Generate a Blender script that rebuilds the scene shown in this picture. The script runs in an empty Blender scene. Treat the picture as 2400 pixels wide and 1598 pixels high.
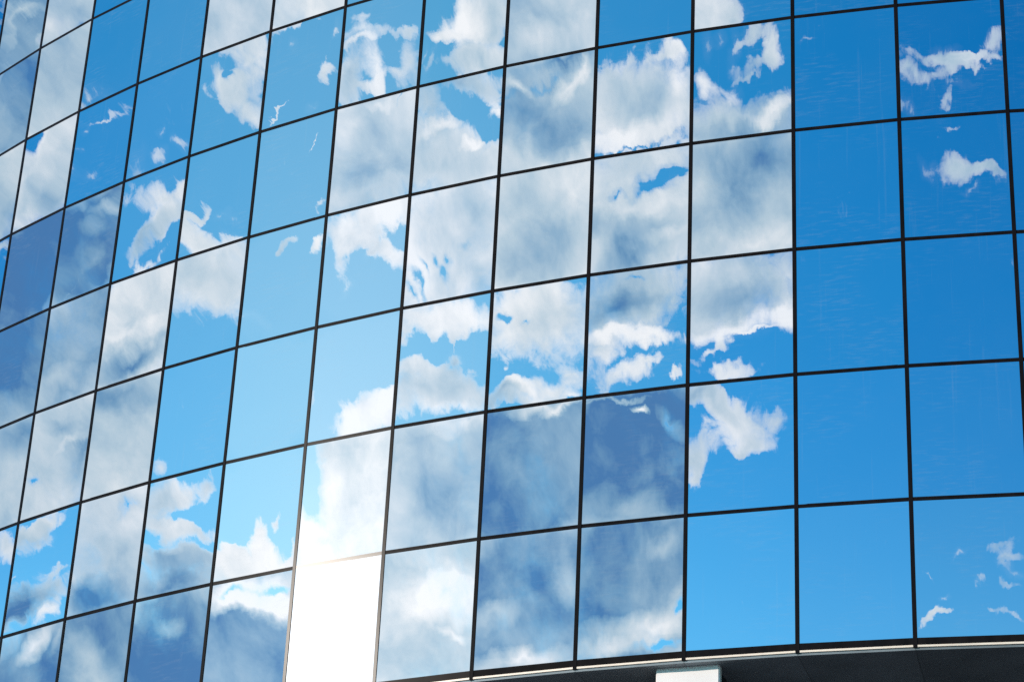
import bpy, bmesh, math, random
from mathutils import Matrix, Vector

# ------------------------------------------------------------------ scene
scene = bpy.context.scene
world = bpy.data.worlds.new("World")
scene.world = world
world.use_nodes = True
COL = scene.collection

# camera and building, measured in metres
S = 1.6                                   # storey-panel height
FOC, PITCH, ROLL = 2.3913059, 0.46835438, 0.05056582
CAM_Z = 1.65
CX, CY, RAD = 7.00509733 * S, 30.85075055 * S, 16.29775026 * S
NSEG = 132
STEP = 2 * math.pi / NSEG
TH0 = -0.83632404                         # angle of the first joint in view
PW, PH = 2 * RAD * math.sin(STEP / 2), S
INSET = 0.020
Z7 = CAM_Z + 5.61284731 * S               # bottom edge of the glass
PITCH_V, PITCH_U = 0.0017, 0.0003         # how far the panes are sucked in (m)


def row_z(r):
    return Z7 + (7 - r) * S


def pane_shape(i, r):
    """Outward offset of a pane's face: slightly dished and wavy, as sealed units are."""
    rnd = random.Random(1009 * (i + 40) + r + 20)
    hw, hh = PW / 2, PH / 2
    sv = PITCH_V * rnd.uniform(0.9, 1.15)
    su = PITCH_U * rnd.uniform(-1.0, 0.8)
    waves = []
    for k in range(4):
        lam = rnd.uniform(0.35, 1.1)
        an = rnd.uniform(0, math.pi)
        slope = rnd.uniform(0.0001, 0.0004)
        waves.append((2 * math.pi / lam * math.cos(an), 2 * math.pi / lam * math.sin(an), rnd.uniform(0, 6.28), slope * lam / 6.283))
    tx, tz = rnd.gauss(0, 0.0008), rnd.gauss(0, 0.0004)

    def fn(x, z):
        y = sv * ((z / hh) ** 2 - 1) + 0.00008 * ((z / hh) ** 6 + (x / hw) ** 6) + su * ((x / hw) ** 2 - 1) + tx * x + tz * z
        for kx, kz, ph, a in waves:
            y += a * math.sin(kx * x + kz * z + ph)
        return y
    return fn



# sky and light settings
WARP1 = (42.0, 0.8)
WARP2 = (130.0, 0.42)
NB = (70.0, 2.7)
NF = (200.0, 3.2)
NS = (42.0, 1.3)
COVER0 = -0.95
EDGE = 0.85
SKY_GAIN = (0.02, 0.80, 1.42)
AUR = (17.0, (0.0, 4.7, 1.0))
AUR2 = (8.5, (6.3, 0.6, 0.0))
GLARE = (1.9, (9.0, 9.0, 9.0))
LOW = (3.2, (1.8, 3.3, 2.0))
VEIL = (6.0, 4.4, 2.6)
CLOUD_SUN = 0.3
CLOUD_GAIN = 10.3
CLOUD_RAMP = [(0.0, (245, 246, 249)), (0.12, (232, 236, 241)), (0.3, (207, 219, 229)), (0.5, (180, 202, 218)), (0.75, (140, 175, 203)), (0.88, (110, 153, 190)), (1.0, (74, 123, 176))]
SUN_ENERGY = 4.2
EXPOSURE = 0.0
RIPPLE = 0.000004
SOFFIT = (0.235, 0.27, 0.295)
TRIM = 0.026
SETB = 1.6
FASC = 0.12
PILLAR_I, PILLAR_HW, PILLAR_Y = 10.005, 0.355, 0.13
# where the clouds of this afternoon stand, by azimuth sector: (azimuth, elevation, tilt, radius, radius, cover, greyness, haze)
SECTORS = [
    (-999, (-48.607, 0.0313), [
        (-47.931, 32.048, -2.149, 2.022, 0.245, 4, 1, 0, 1),
        (-47.694, 30.093, -2.151, 2.067, 0.464, 4, 0.8, 0, 1),
    ]),
    (-44.588, (-41.943, 0.02), [
        (-41.479, 32.95, -2.197, 2.024, 0.319, 4, 0.78, 0, 1),
        (-41.393, 30.897, -2.251, 2.205, 0.633, 4, 0.85, 0, 1),
        (-41.396, 28.78, -2.208, 2.188, 0.683, 4, 0.4, 0, 1),
        (-41.525, 24.233, -2.031, 2.058, 0.662, 4, 0.7, 0, 1),
        (-41.471, 21.845, -2.133, 2.129, 0.872, 4, 0.6, 0, 1),
        (-41.468, 32.986, -2.547, 0.614, 0.094, 0, -0.35, 0, 0),
        (-41.842, 32.573, -2.058, 0.345, 0.078, 0, -0.2, 0, 0),
        (-41.581, 30.509, -2.588, 1.434, 0.76, 0, -0.3, 0, 0),
        (-40.712, 27.481, -2.074, 0.228, 0.095, 2.2, 0.2, 0, 0),
        (-40.669, 27.566, -2.712, 0.21, 0.106, 2.2, 0.3, 0, 0),
    ]),
    (-38.095, (-34.647, -0.0099), [
        (-34.918, 33.811, -2.356, 2.329, 0.631, 4, 0.42, 0, 1),
        (-34.967, 31.718, -2.192, 2.117, 0.657, 4, 0.38, 0, 1),
        (-34.988, 29.608, -2.204, 2.109, 0.579, 4, 0.28, 0, 1),
        (-34.927, 27.351, -2.306, 2.312, 1.038, 4, 0.92, 0, 1),
        (-34.733, 25.004, -2.104, 2.11, 0.775, 4, 0.84, 0, 1),
        (-34.782, 22.524, -2.258, 2.322, 1.146, 4, 0.45, 0, 1),
        (-35.563, 33.003, -2.646, 1.076, 0.298, 0, -0.25, 0, 0),
        (-34.758, 33.552, -2.767, 0.519, 0.192, 0, 0.12, 0, 0),
        (-34.515, 30.444, -2.474, 1.022, 0.233, 0, -0.1, 0, 0),
        (-34.973, 29.143, -2.704, 0.651, 0.415, 0, 0.4, 0, 0),
        (-35.497, 28.727, 1.274, 0.403, 0.098, 0, 0.15, 0, 0),
        (-35.254, 27.866, -2.812, 0.859, 0.2, 0, -0.25, 0, 0),
        (-34.868, 24.188, -2.745, 1.239, 0.526, 0, -0.4, 0, 0),
        (-34.247, 23.472, -2.744, 1.107, 0.451, 0, 0.35, 0, 0),
        (-34.498, 22.179, -2.484, 0.902, 0.531, 0, -0.12, 0, 0),
        (-34.445, 20.824, 2.243, 0.562, 0.511, 3.3, 0.3, 0, 0),
    ]),
    (-31.441, (-28.303, 0.0095), [
        (-28.008, 32.573, -2.434, 2.392, 0.887, 0, 0, 0.013, 1),
        (-27.942, 30.401, -2.284, 2.212, 0.582, 0, 0, 0.013, 1),
        (-27.939, 28.088, -2.254, 2.165, 0.784, 4, 0.85, 0, 1),
        (-28.154, 25.684, -2.372, 2.463, 1.119, 4, 0.68, 0, 1),
        (-28.03, 23.154, -2.298, 2.281, 1.087, 4, 0.36, 0, 1),
        (-28.045, 20.602, -2.193, 2.238, 1.261, 0, 0, 0.025, 1),
        (-28.107, 17.889, -2.368, 2.434, 1.434, 4, 0.85, 0, 1),
        (-28.476, 31.796, -2.703, 0.62, 0.245, 1.16, 0.2, 0.045, 0),
        (-28.815, 31.551, -2.834, 0.238, 0.156, 1.16, 0.2, 0.045, 0),
        (-27.847, 30.968, -2.64, 0.752, 0.041, 1.96, 0.25, 0.076, 0),
        (-28.291, 30.64, -2.351, 0.161, 0.04, 1.16, 0.3, 0.045, 0),
        (-28.519, 29.81, -2.208, 0.222, 0.091, 1.5, 0.3, 0.058, 0),
        (-28.269, 29.89, -2.474, 0.273, 0.087, 1.5, 0.3, 0.058, 0),
        (-28.414, 30.171, -2.142, 0.157, 0.073, 1.04, 0.3, 0.041, 0),
        (-27.394, 28.937, -2.736, 0.487, 0.118, 0, -0.35, 0, 0),
        (-27.877, 27.919, -2.228, 0.633, 0.126, 0, -0.12, 0, 0),
        (-28.376, 27.16, -2.2, 0.596, 0.004, 0, -0.15, 0, 0),
        (-27.783, 28.531, -2.498, 0.375, 0.146, 0, -0.15, 0, 0),
        (-28.76, 24.805, -2.528, 1.121, 0.314, 0, -0.4, 0, 0),
        (-27.947, 25.573, 2.83, 0.835, 0.706, 0, -0.08, 0, 0),
        (-28.565, 22.684, -2.677, 0.297, 0.148, -3.3, 0, 0, 0),
        (-27.925, 23.722, -2.794, 0.511, 0.189, 0, 0.3, 0, 0),
        (-27.416, 23.618, 1.386, 0.592, 0.194, 0, 0.4, 0, 0),
        (-27.549, 23.014, 1.422, 0.778, 0.447, 0, 0.3, 0, 0),
        (-27.959, 22.547, -2.94, 0.673, 0.395, 0, -0.15, 0, 0),
        (-27.714, 23.517, -2.397, 0.631, 0.096, 0, -0.25, 0, 0),
        (-28.044, 21.482, -2.566, 0.907, 0.18, 3.3, 0.15, 0, 0),
        (-28.463, 21.113, -3.09, 0.756, 0.361, 2.42, 0.3, 0, 0),
        (-27.99, 21.296, -3.073, 0.321, 0.276, 1.73, 0.3, 0.068, 0),
        (-28.363, 20.044, -2.598, 1.673, 0.519, 3.3, 0.8, 0, 0),
        (-28.593, 19.614, -2.155, 0.56, 0.144, 2.2, 0.4, 0, 0),
        (-27.874, 19.871, -2.105, 0.447, 0.169, 2.2, -0.75, 0, 0),
        (-27.785, 20.736, -2.81, 0.524, 0.114, 1.16, 0.2, 0.045, 0),
        (-28.614, 20.413, 1.499, 0.199, 0.034, 1.73, 0.2, 0.068, 0),
        (-27.969, 18.724, -2.551, 0.721, 0.24, 0, -0.85, 0, 0),
        (-27.345, 18.899, 1.241, 0.377, 0.152, 0, -0.3, 0, 0),
    ]),
    (-24.518, (-21.167, -0.0013), [
        (-21.119, 33.399, -2.502, 2.449, 0.809, 0, 0, 0.025, 1),
        (-21.175, 31.19, -2.534, 2.607, 0.919, 0, 0, 0.018, 1),
        (-21.095, 28.847, -2.509, 2.585, 1.061, 0, 0, 0.025, 1),
        (-20.97, 26.442, -2.487, 2.525, 1.141, 4, 0.06, 0, 1),
        (-20.947, 23.896, -2.348, 2.27, 1.163, 4, 0.32, 0, 1),
        (-21.053, 21.191, -2.351, 2.402, 1.293, 4, 0.24, 0, 1),
        (-21.216, 18.485, -2.456, 2.494, 1.459, 4, 0.74, 0, 1),
        (-21.303, 31.068, -2.554, 0.181, 0.08, 1.85, 0.25, 0.072, 0),
        (-20.83, 30.966, -3.129, 0.279, 0.159, 1.96, 0.25, 0.076, 0),
        (-21.335, 30.719, -2.679, 0.311, 0.165, 1.62, 0.25, 0.063, 0),
        (-21.843, 30.465, 1.014, 0.453, 0.279, 1.04, 0.3, 0.041, 0),
        (-21.685, 30.314, -2.798, 0.726, 0.099, 0.92, 0.3, 0.036, 0),
        (-20.801, 29.188, -2.846, 1.401, 0.411, 3.52, 0.3, 0, 0),
        (-20.347, 29.602, 0.976, 0.363, 0.181, 2.75, 0.15, 0, 0),
        (-21.124, 28.575, -2.5, 1.307, 0.233, 3.52, 0.62, 0, 0),
        (-21.224, 28.099, -2.731, 1.192, 0.127, 2.2, -0.6, 0, 0),
        (-21.893, 27.946, -3.141, 0.321, 0.183, -3.3, 0, 0, 0),
        (-21.256, 25.84, -2.633, 2.029, 0.412, 0, 0.95, 0, 0),
        (-20.415, 26.532, -2.822, 0.783, 0.255, 0, -0.3, 0, 0),
        (-21.172, 26.645, -3.066, 0.61, 0.254, 0, 0.25, 0, 0),
        (-21.485, 26.601, -2.752, 0.758, 0.139, 0, -0.1, 0, 0),
        (-20.729, 24.644, -2.897, 1.654, 0.401, 0, 0.4, 0, 0),
        (-20.955, 23.146, -2.603, 0.751, 0.165, 0, -0.1, 0, 0),
        (-21.485, 20.254, -2.72, 1.156, 0.426, 0, 0.75, 0, 0),
        (-20.653, 21.995, -2.556, 0.469, 0.254, -3.3, 0.1, 0, 0),
        (-21.226, 21.298, -2.979, 0.698, 0.477, 0, -0.1, 0, 0),
        (-20.615, 20.562, 2.876, 0.541, 0.451, 0, 0.2, 0, 0),
        (-21.236, 18.49, 2.877, 0.758, 0.569, 0, -0.4, 0, 0),
        (-21.805, 18.752, -2.607, 0.662, 0.208, 0, -0.12, 0, 0),
    ]),
    (-17.468, (-13.652, -0.0104), [
        (-13.899, 36.376, -2.546, 2.504, 0.653, 4, 0.25, 0, 1),
        (-13.953, 34.275, -2.497, 2.548, 0.917, 4, 0.28, 0, 1),
        (-14.012, 32.046, -2.554, 2.691, 1.053, 0, 0, 0.025, 1),
        (-13.87, 29.662, -2.427, 2.44, 1.002, 0, 0, 0.037, 1),
        (-14.001, 27.068, -2.443, 2.487, 1.215, 0, 0, 0.05, 1),
        (-13.919, 24.536, -2.537, 2.671, 1.33, 0, 0, 0.037, 1),
        (-13.921, 21.764, -2.503, 2.553, 1.395, 0, 0, 0.05, 1),
        (-13.927, 18.991, -2.494, 2.552, 1.603, 4, 0.84, 0, 1),
        (-14.614, 33.857, -2.801, 0.805, 0.259, 0, 0.1, 0, 0),
        (-13.736, 32.818, -2.766, 1.022, 0.294, 3.08, 0.22, 0, 0),
        (-13.445, 32.505, -2.467, 0.832, 0.331, 3.52, 0.2, 0, 0),
        (-13.709, 32.048, -3.12, 1.201, 0.44, 3.74, 0.1, 0, 0),
        (-14.146, 32.06, 1.999, 0.475, 0.247, 2.75, 0.1, 0, 0),
        (-13.474, 31.793, 0.25, 0.467, 0.286, 2.75, 0.1, 0, 0),
        (-13.998, 32.238, -2.81, 0.27, 0.11, -3.85, 0, 0, 0),
        (-14.415, 32.329, -2.91, 0.457, 0.146, 1.04, 0.3, 0.041, 0),
        (-14.359, 29.293, -2.4, 0.52, 0.086, 3.3, 0.2, 0, 0),
        (-14.24, 28.879, 3.111, 1.766, 0.358, 3.85, 0.2, 0, 0),
        (-13.696, 29.189, -2.796, 0.386, 0.102, 1.73, 0.1, 0.068, 0),
        (-13.805, 29.456, -3.085, 0.388, 0.1, 1.16, 0.2, 0.045, 0),
        (-14.006, 27.497, -3.118, 2.782, 0.889, 4.95, 0.22, 0, 0),
        (-13.301, 28.064, -3.065, 0.62, 0.284, 1.73, 0.1, 0.068, 0),
        (-14.717, 23.493, -2.82, 0.352, 0.207, 3.52, 0.1, 0, 0),
        (-13.99, 22.355, -2.778, 0.987, 0.282, 3.3, 0.1, 0, 0),
        (-14.421, 22.169, -2.879, 0.627, 0.407, 2.75, 0.28, 0, 0),
        (-14.286, 21.787, 3.085, 1.201, 0.256, 3.74, 0.05, 0, 0),
        (-13.479, 21.765, -2.934, 1.13, 0.219, 2.2, 0.15, 0, 0),
        (-13.28, 22.718, -2.805, 0.383, 0.215, 2.2, 0.2, 0, 0),
        (-14.06, 21.357, -3.075, 1.431, 0.218, 3.3, 0.3, 0, 0),
        (-14.147, 20.876, -2.882, 2.136, 0.59, 4.4, 0.82, 0, 0),
        (-14.055, 22.004, -2.928, 0.463, 0.064, -1.65, 0, 0, 0),
        (-13.797, 19.497, -3.02, 0.486, 0.222, 0, -0.35, 0, 0),
        (-14.438, 19.635, -2.902, 0.665, 0.256, 0, -0.1, 0, 0),
    ]),
    (-10.351, (-6.839, 0.0053), [
        (-6.473, 37.223, -2.646, 2.656, 0.809, 4, 0.12, 0, 1),
        (-6.544, 34.939, -2.614, 2.857, 0.927, 4, 0.16, 0, 1),
        (-6.421, 32.77, -2.614, 2.745, 1.121, 0, 0, 0.03, 1),
        (-6.775, 30.384, -2.567, 2.563, 1.16, 0, 0, 0.062, 1),
        (-6.682, 27.822, -2.636, 2.863, 1.393, 0, 0, 0.113, 1),
        (-6.461, 25.099, -2.609, 2.67, 1.226, 0, 0, 0.125, 1),
        (-6.644, 22.384, -2.53, 2.519, 1.358, 0, 0, 0.163, 1),
        (-6.711, 19.525, -2.514, 2.519, 1.612, 4, 0.76, 0.05, 1),
        (-7.578, 27.019, 3.052, 0.475, 0.198, 1.39, 0.2, 0.054, 0),
        (-6.197, 34.56, -2.674, 0.254, 0.092, -2.2, 0, 0, 0),
        (-6.9, 33.276, -2.845, 0.886, 0.131, 3.3, 0.18, 0, 0),
        (-6.257, 33.48, -2.777, 0.541, 0.055, 2.2, 0.2, 0, 0),
        (-5.763, 32.813, -2.489, 0.369, 0.188, 3.52, 0.08, 0, 0),
        (-7.217, 31.999, -2.258, 0.521, 0.03, 3.3, 0.15, 0, 0),
        (-6.22, 32.258, -2.575, 0.211, 0.071, 1.39, 0.2, 0.054, 0),
        (-5.485, 33.58, 0.869, 0.335, 0.104, 1.85, 0.15, 0.072, 0),
        (-6.667, 33.067, -2.712, 0.141, 0.1, 1.16, 0.2, 0.045, 0),
        (-6.278, 30.839, -2.434, 0.316, 0.017, 2.75, 0.1, 0, 0),
        (-6.113, 30.02, -2.2, 0.293, 0.117, 2.42, 0.1, 0, 0),
        (-6.461, 28.4, -2.55, 0.385, 0.097, 3.3, 0.1, 0, 0),
        (-5.831, 28.479, -2.488, 0.262, 0.122, 3.3, 0.1, 0, 0),
        (-6.567, 28.283, -2.631, 0.145, 0.097, 2.2, 0.1, 0, 0),
        (-6.88, 21.513, -2.883, 1.516, 0.373, 4.95, 0, 0, 0),
        (-6.64, 21.973, 1.282, 0.492, 0.288, 3.3, 0, 0, 0),
        (-5.988, 21.922, -2.372, 0.39, 0.101, 3.52, 0, 0, 0),
        (-6.222, 22.34, 1.196, 0.217, 0.135, 2.42, 0, 0, 0),
        (-7.341, 21.674, 2.979, 0.251, 0.185, 1.62, 0, 0.063, 0),
        (-6.595, 20.316, -2.904, 1.868, 0.412, 0, -1, 0, 0),
        (-6.655, 20.127, -3.04, 1.633, 0.279, 0, -0.7, 0, 0),
        (-5.975, 20.074, -3.001, 0.836, 0.289, 0, -0.7, 0, 0),
        (-6.147, 20.406, -2.873, 0.61, 0.089, -4.62, 0, 0, 0),
        (-7.02, 20.187, -2.923, 0.447, 0.094, -3.08, 0, 0, 0),
    ]),
    (-2.883, (1.353, -0.0152), [
        (0.73, 35.809, -2.671, 2.689, 0.937, 0, 0, 0.025, 1),
        (1.002, 33.469, -2.685, 2.781, 1.089, 0, 0, 0.03, 1),
        (1.025, 31.066, -2.633, 2.699, 1.177, 4, 0.32, 0, 1),
        (0.987, 28.401, -2.716, 2.907, 1.402, 0, 0, 0.138, 1),
        (0.833, 25.806, -2.627, 2.713, 1.436, 0, 0, 0.175, 1),
        (1.041, 22.981, -2.663, 2.948, 1.575, 4, 0.06, 0.125, 1),
        (1.095, 19.851, -2.715, 2.996, 1.741, 4, 0, 0.25, 1),
        (1.088, 16.924, -2.622, 2.674, 1.809, 4, 0, 0.25, 1),
        (-0.015, 19.41, 1.254, 0.84, 0.267, 0, -0.35, 0, 0),
        (0.518, 33.82, -2.858, 0.431, 0.098, 2.42, 0.2, 0, 0),
        (0.337, 33.55, -2.884, 0.513, 0.198, 2.53, 0.1, 0, 0),
        (0.391, 33.372, -2.862, 0.575, 0.072, 3.3, 0, 0, 0),
        (0.785, 33.044, 1.892, 0.937, 0.344, 3.52, 0, 0, 0),
        (0.174, 32.835, 1.296, 0.784, 0.423, 3.85, 0.6, 0, 0),
        (0.692, 32.779, -2.846, 0.549, 0.092, 3.3, 0.05, 0, 0),
        (1.068, 33.64, -2.892, 0.504, 0.155, 2.64, 0.1, 0, 0),
        (1.486, 33.687, -2.84, 0.36, 0.066, 1.96, 0.15, 0.076, 0),
        (1.635, 33.3, 1.2, 0.651, 0.371, 3.52, 0.12, 0, 0),
        (1.287, 33.019, -2.877, 0.396, 0.146, 2.42, 0.1, 0, 0),
        (1.73, 33.78, -2.743, 0.269, 0.071, 2.08, 0.2, 0.081, 0),
        (1.076, 30.414, -2.889, 1.647, 0.273, 0, -0.25, 0, 0),
        (1.701, 31.855, -2.552, 0.308, 0.048, -3.3, 0, 0, 0),
        (1.282, 31.782, 3.024, 0.308, 0.075, 0, -0.2, 0, 0),
        (0.782, 31.5, -2.51, 1.134, 0.27, 0, -0.12, 0, 0),
        (1.61, 31.388, -3.026, 0.509, 0.33, 0, -0.06, 0, 0),
        (1.407, 29.215, -2.819, 2.341, 0.364, 4.95, 0, 0, 0),
        (0.453, 28.601, 1.351, 0.651, 0.364, 3.52, 0, 0, 0),
        (0.726, 28.744, -2.724, 0.487, 0.193, 2.75, 0, 0, 0),
        (1.619, 28.655, 2.725, 0.781, 0.281, 3.74, 0, 0, 0),
        (0.544, 27.945, 0.983, 0.28, 0.169, 1.39, 0, 0.054, 0),
        (1.233, 28.742, 0.718, 0.347, 0.085, 1.73, 0.1, 0.068, 0),
        (1.213, 25.242, -2.657, 1.055, 0.393, 4.4, 0, 0, 0),
        (0.628, 25.093, -2.937, 0.581, 0.492, 2.2, 0, 0, 0),
        (1.612, 25.472, 1.19, 0.389, 0.22, 3.74, 0, 0, 0),
        (-0.085, 25.256, 1.347, 0.321, 0.143, 3.52, 0, 0, 0),
        (1.274, 22.934, -3.013, 0.631, 0.494, 0, 0.14, 0, 0),
        (0.57, 22.357, -2.833, 0.581, 0.225, 0, 0.15, 0, 0),
        (0.228, 23.139, 1.58, 1.098, 0.519, -6.05, 0, 0, 0),
        (1.072, 23.035, -2.63, 0.198, 0.067, -3.3, 0, 0, 0),
        (1.606, 23.228, -2.79, 1.598, 0.289, 4.4, 0, 0, 0),
        (0.741, 23.295, 0.614, 0.707, 0.355, 2.2, 0, 0, 0),
        (0.187, 22.133, 2.983, 0.954, 0.685, 2.2, 0, 0, 0),
    ]),
    (4.835, (8.229, 0.0141), [
        (8.691, 31.646, -2.823, 3.237, 1.238, 0, 0, 0.025, 1),
        (8.727, 29.04, -2.75, 3.027, 1.407, 4, 0.08, 0, 1),
        (8.734, 26.339, -2.766, 2.953, 1.5, 0, 0, 0.05, 1),
        (8.726, 23.383, -2.775, 3.066, 1.663, 4, 0.42, 0, 1),
        (8.554, 20.398, -2.742, 2.98, 1.814, 4, 0.33, 0, 1),
        (8.765, 17.211, -2.774, 3.159, 1.939, 4, 0.4, 0, 1),
        (9.307, 34.281, -2.618, 1.17, 0.581, 4.4, 0.35, 0, 0),
        (8.577, 34.053, -2.751, 0.883, 0.359, 3.74, -0.3, 0, 0),
        (7.987, 33.861, 3.092, 0.528, 0.155, 2.86, 0, 0, 0),
        (9.077, 33.606, -2.933, 1.598, 0.318, 4.4, 0.5, 0, 0),
        (9.526, 34.254, 1.052, 0.791, 0.43, 0, 0.2, 0, 0),
        (7.68, 33.369, 1.011, 0.453, 0.11, 1.5, 0.3, 0.058, 0),
        (7.513, 33.496, 1.062, 0.324, 0.096, 1.27, 0.2, 0.05, 0),
        (8.981, 32.365, -3.015, 1.959, 0.287, 3.3, 0.5, 0, 0),
        (7.893, 31.987, 3.049, 0.709, 0.228, 2.75, 0.25, 0, 0),
        (9.824, 32.123, -3.099, 0.301, 0.262, 2.86, -0.2, 0, 0),
        (8.338, 31.163, -3.129, 2.457, 0.907, 4.95, 0.38, 0, 0),
        (8.224, 31.68, -2.87, 0.579, 0.109, 2.75, -0.3, 0, 0),
        (9.059, 31.532, -2.911, 0.445, 0.098, 3.3, -0.35, 0, 0),
        (9.45, 31.198, -2.886, 0.757, 0.183, 2.2, 0.1, 0, 0),
        (9.597, 31.729, 3.017, 0.378, 0.193, -2.2, 0, 0, 0),
        (7.714, 31.531, -2.605, 0.308, 0.175, 2.2, -0.1, 0, 0),
        (8.597, 28.466, 2.458, 0.288, 0.203, -4.4, 0, 0, 0),
        (8.287, 28.65, 2.107, 0.226, 0.161, -4.18, 0, 0, 0),
        (8.732, 28.738, 2.693, 0.198, 0.169, -3.52, 0, 0, 0),
        (7.848, 28.214, 2.252, 0.491, 0.116, -4.4, 0, 0, 0),
        (7.958, 28.455, 2.292, 0.354, 0.077, -3.3, 0, 0, 0),
        (7.673, 28.183, 2.183, 0.343, 0.073, -3.85, 0, 0, 0),
        (9.521, 28.45, -2.571, 0.555, 0.38, 0, 0.3, 0, 0),
        (9.386, 29.659, -3.121, 1.009, 0.439, 0, 0.25, 0, 0),
        (9.281, 29.046, -2.986, 0.336, 0.103, -1.98, 0.1, 0, 0),
        (8.812, 27.051, -3.029, 2.018, 0.319, 4.95, 0.02, 0, 0),
        (7.881, 26.6, 1.12, 0.272, 0.158, 3.08, 0.05, 0, 0),
        (8.492, 26.701, -2.869, 0.18, 0.152, 2.2, 0.1, 0, 0),
        (8.972, 26.79, -2.527, 0.248, 0.164, 2.75, 0.05, 0, 0),
        (9.34, 26.92, -2.791, 0.268, 0.2, 2.64, 0.05, 0, 0),
        (8.279, 26.12, -3.076, 0.825, 0.196, 3.96, 0, 0, 0),
        (8.171, 25.732, -2.98, 1.167, 0.499, 4.4, 0.4, 0, 0),
        (9.202, 25.899, -2.954, 1.217, 0.392, 3.96, 0.14, 0, 0),
        (9.079, 26.329, -2.422, 0.304, 0.264, 2.08, 0.2, 0.081, 0),
        (9.033, 26.623, 1.397, 0.178, 0.045, 2.2, 0.1, 0, 0),
        (8.884, 25.545, -2.897, 1.145, 0.116, 0, -0.25, 0, 0),
        (9.523, 24.435, -3, 1.865, 0.241, 0, -0.4, 0, 0),
        (7.79, 23.481, 1.373, 0.753, 0.495, 0, -0.25, 0, 0),
        (8.994, 23.326, -2.979, 1.422, 0.546, 0, 0.2, 0, 0),
        (8.57, 22.525, -3.099, 1.43, 0.38, 0, -0.1, 0, 0),
        (8.727, 20.613, -2.983, 2.292, 0.606, 0, -0.6, 0, 0),
        (9.252, 21.141, -2.809, 1.076, 0.382, 0, -0.4, 0, 0),
        (9.11, 19.995, 3.009, 0.416, 0.119, 0, -0.35, 0, 0),
        (7.818, 20.687, -2.917, 0.581, 0.337, 0, 0.1, 0, 0),
        (7.956, 21.232, -2.951, 0.71, 0.188, 0, -0.1, 0, 0),
        (8.878, 20.737, -2.893, 0.162, 0.114, -1.1, 0.15, 0, 0),
    ]),
    (12.752, (16.236, 0.0143), [
        (16.599, 34.699, -2.843, 3.038, 0.987, 4, 0.34, 0, 1),
        (16.691, 32.134, -2.862, 3.25, 1.234, 4, 0.5, 0, 1),
        (16.757, 29.53, -2.817, 3.023, 1.277, 4, 0.2, 0, 1),
        (16.648, 26.799, -2.838, 2.963, 1.649, 0, 0, 0.013, 1),
        (16.531, 23.869, -2.812, 2.988, 1.661, 4, 0.8, 0, 1),
        (16.513, 20.877, -2.822, 3.018, 1.832, 4, 0.72, 0, 1),
        (16.587, 17.611, -2.937, 3.234, 1.998, 4, 0.5, 0, 1),
        (16.153, 34.203, -2.917, 1.043, 0.215, 0, -0.3, 0, 0),
        (17.298, 32.913, -2.908, 1.252, 0.133, 0, 0.38, 0, 0),
        (15.733, 34.537, -3.021, 0.512, 0.19, 0, 0.1, 0, 0),
        (17.318, 34.536, -2.776, 0.658, 0.397, 0, -0.12, 0, 0),
        (16.575, 32.521, -2.836, 1.753, 0.076, -2.42, 0.1, 0, 0),
        (16.022, 32.371, 3.052, 0.264, 0.095, 2.64, -0.45, 0, 0),
        (15.835, 32.474, 2.647, 0.236, 0.116, 2.2, -0.3, 0, 0),
        (17.217, 32.541, -2.743, 0.584, 0.216, 2.64, -0.4, 0, 0),
        (17.668, 32.84, -2.41, 0.3, 0.124, 1.65, -0.35, 0, 0),
        (15.951, 32.087, -2.927, 0.683, 0.376, 0, 0.25, 0, 0),
        (17.055, 32.115, -3.028, 1.565, 0.396, 0, 0.12, 0, 0),
        (16.486, 31.411, -3.063, 2.001, 0.364, 0, -0.5, 0, 0),
        (15.992, 32.742, -2.996, 0.659, 0.12, 0, -0.15, 0, 0),
        (17.472, 29.821, -2.972, 0.848, 0.535, 0, 0.3, 0, 0),
        (16.721, 29.156, -2.847, 1.476, 0.586, 0, 0.34, 0, 0),
        (15.749, 28.916, -2.392, 0.52, 0.486, 0, 0.1, 0, 0),
        (16.417, 30.151, -2.972, 1.303, 0.177, 0, -0.1, 0, 0),
        (16.693, 27.194, -3.013, 2.276, 0.886, 5.06, 0.12, 0, 0),
        (15.954, 27.132, -2.691, 0.28, 0.1, -4.4, 0, 0, 0),
        (16.488, 27.154, -3.087, 0.23, 0.085, -3.96, 0, 0, 0),
        (16.86, 26.12, -2.848, 1.332, 0.263, 3.74, 0.28, 0, 0),
        (16.149, 26.047, -2.998, 0.408, 0.148, 3.3, -0.2, 0, 0),
        (15.796, 25.839, -2.815, 0.624, 0.21, 3.08, 0.6, 0, 0),
        (17.367, 26.462, -3.001, 0.419, 0.247, 2.64, 0.15, 0, 0),
        (15.839, 26.279, -2.818, 0.124, 0.099, 2.2, 0.1, 0, 0),
        (17.468, 26.098, -2.968, 0.433, 0.125, 2.2, -0.1, 0, 0),
        (16.525, 25.847, -2.897, 1.001, 0.111, 2.2, 0.3, 0, 0),
        (16.686, 24.773, -2.949, 0.939, 0.174, 0, -0.65, 0, 0),
        (17.389, 24.918, -2.833, 0.658, 0.08, 0, -0.4, 0, 0),
        (16.036, 23.694, 3.092, 0.692, 0.332, 0, -0.06, 0, 0),
        (15.623, 22.918, -2.626, 0.494, 0.212, 0, -0.05, 0, 0),
        (15.748, 20.503, -2.943, 0.798, 0.25, 0, -0.35, 0, 0),
        (16.352, 19.863, -2.976, 1.264, 0.275, 0, -0.8, 0, 0),
        (17.499, 21.253, 1.785, 0.56, 0.291, 0, -0.4, 0, 0),
        (16.915, 20.8, -2.747, 0.942, 0.206, 0, -0.1, 0, 0),
        (16.404, 20.214, -3.039, 1.306, 0.272, 0, -0.1, 0, 0),
    ]),
    (20.737, (24.461, 0.0061), [
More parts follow.
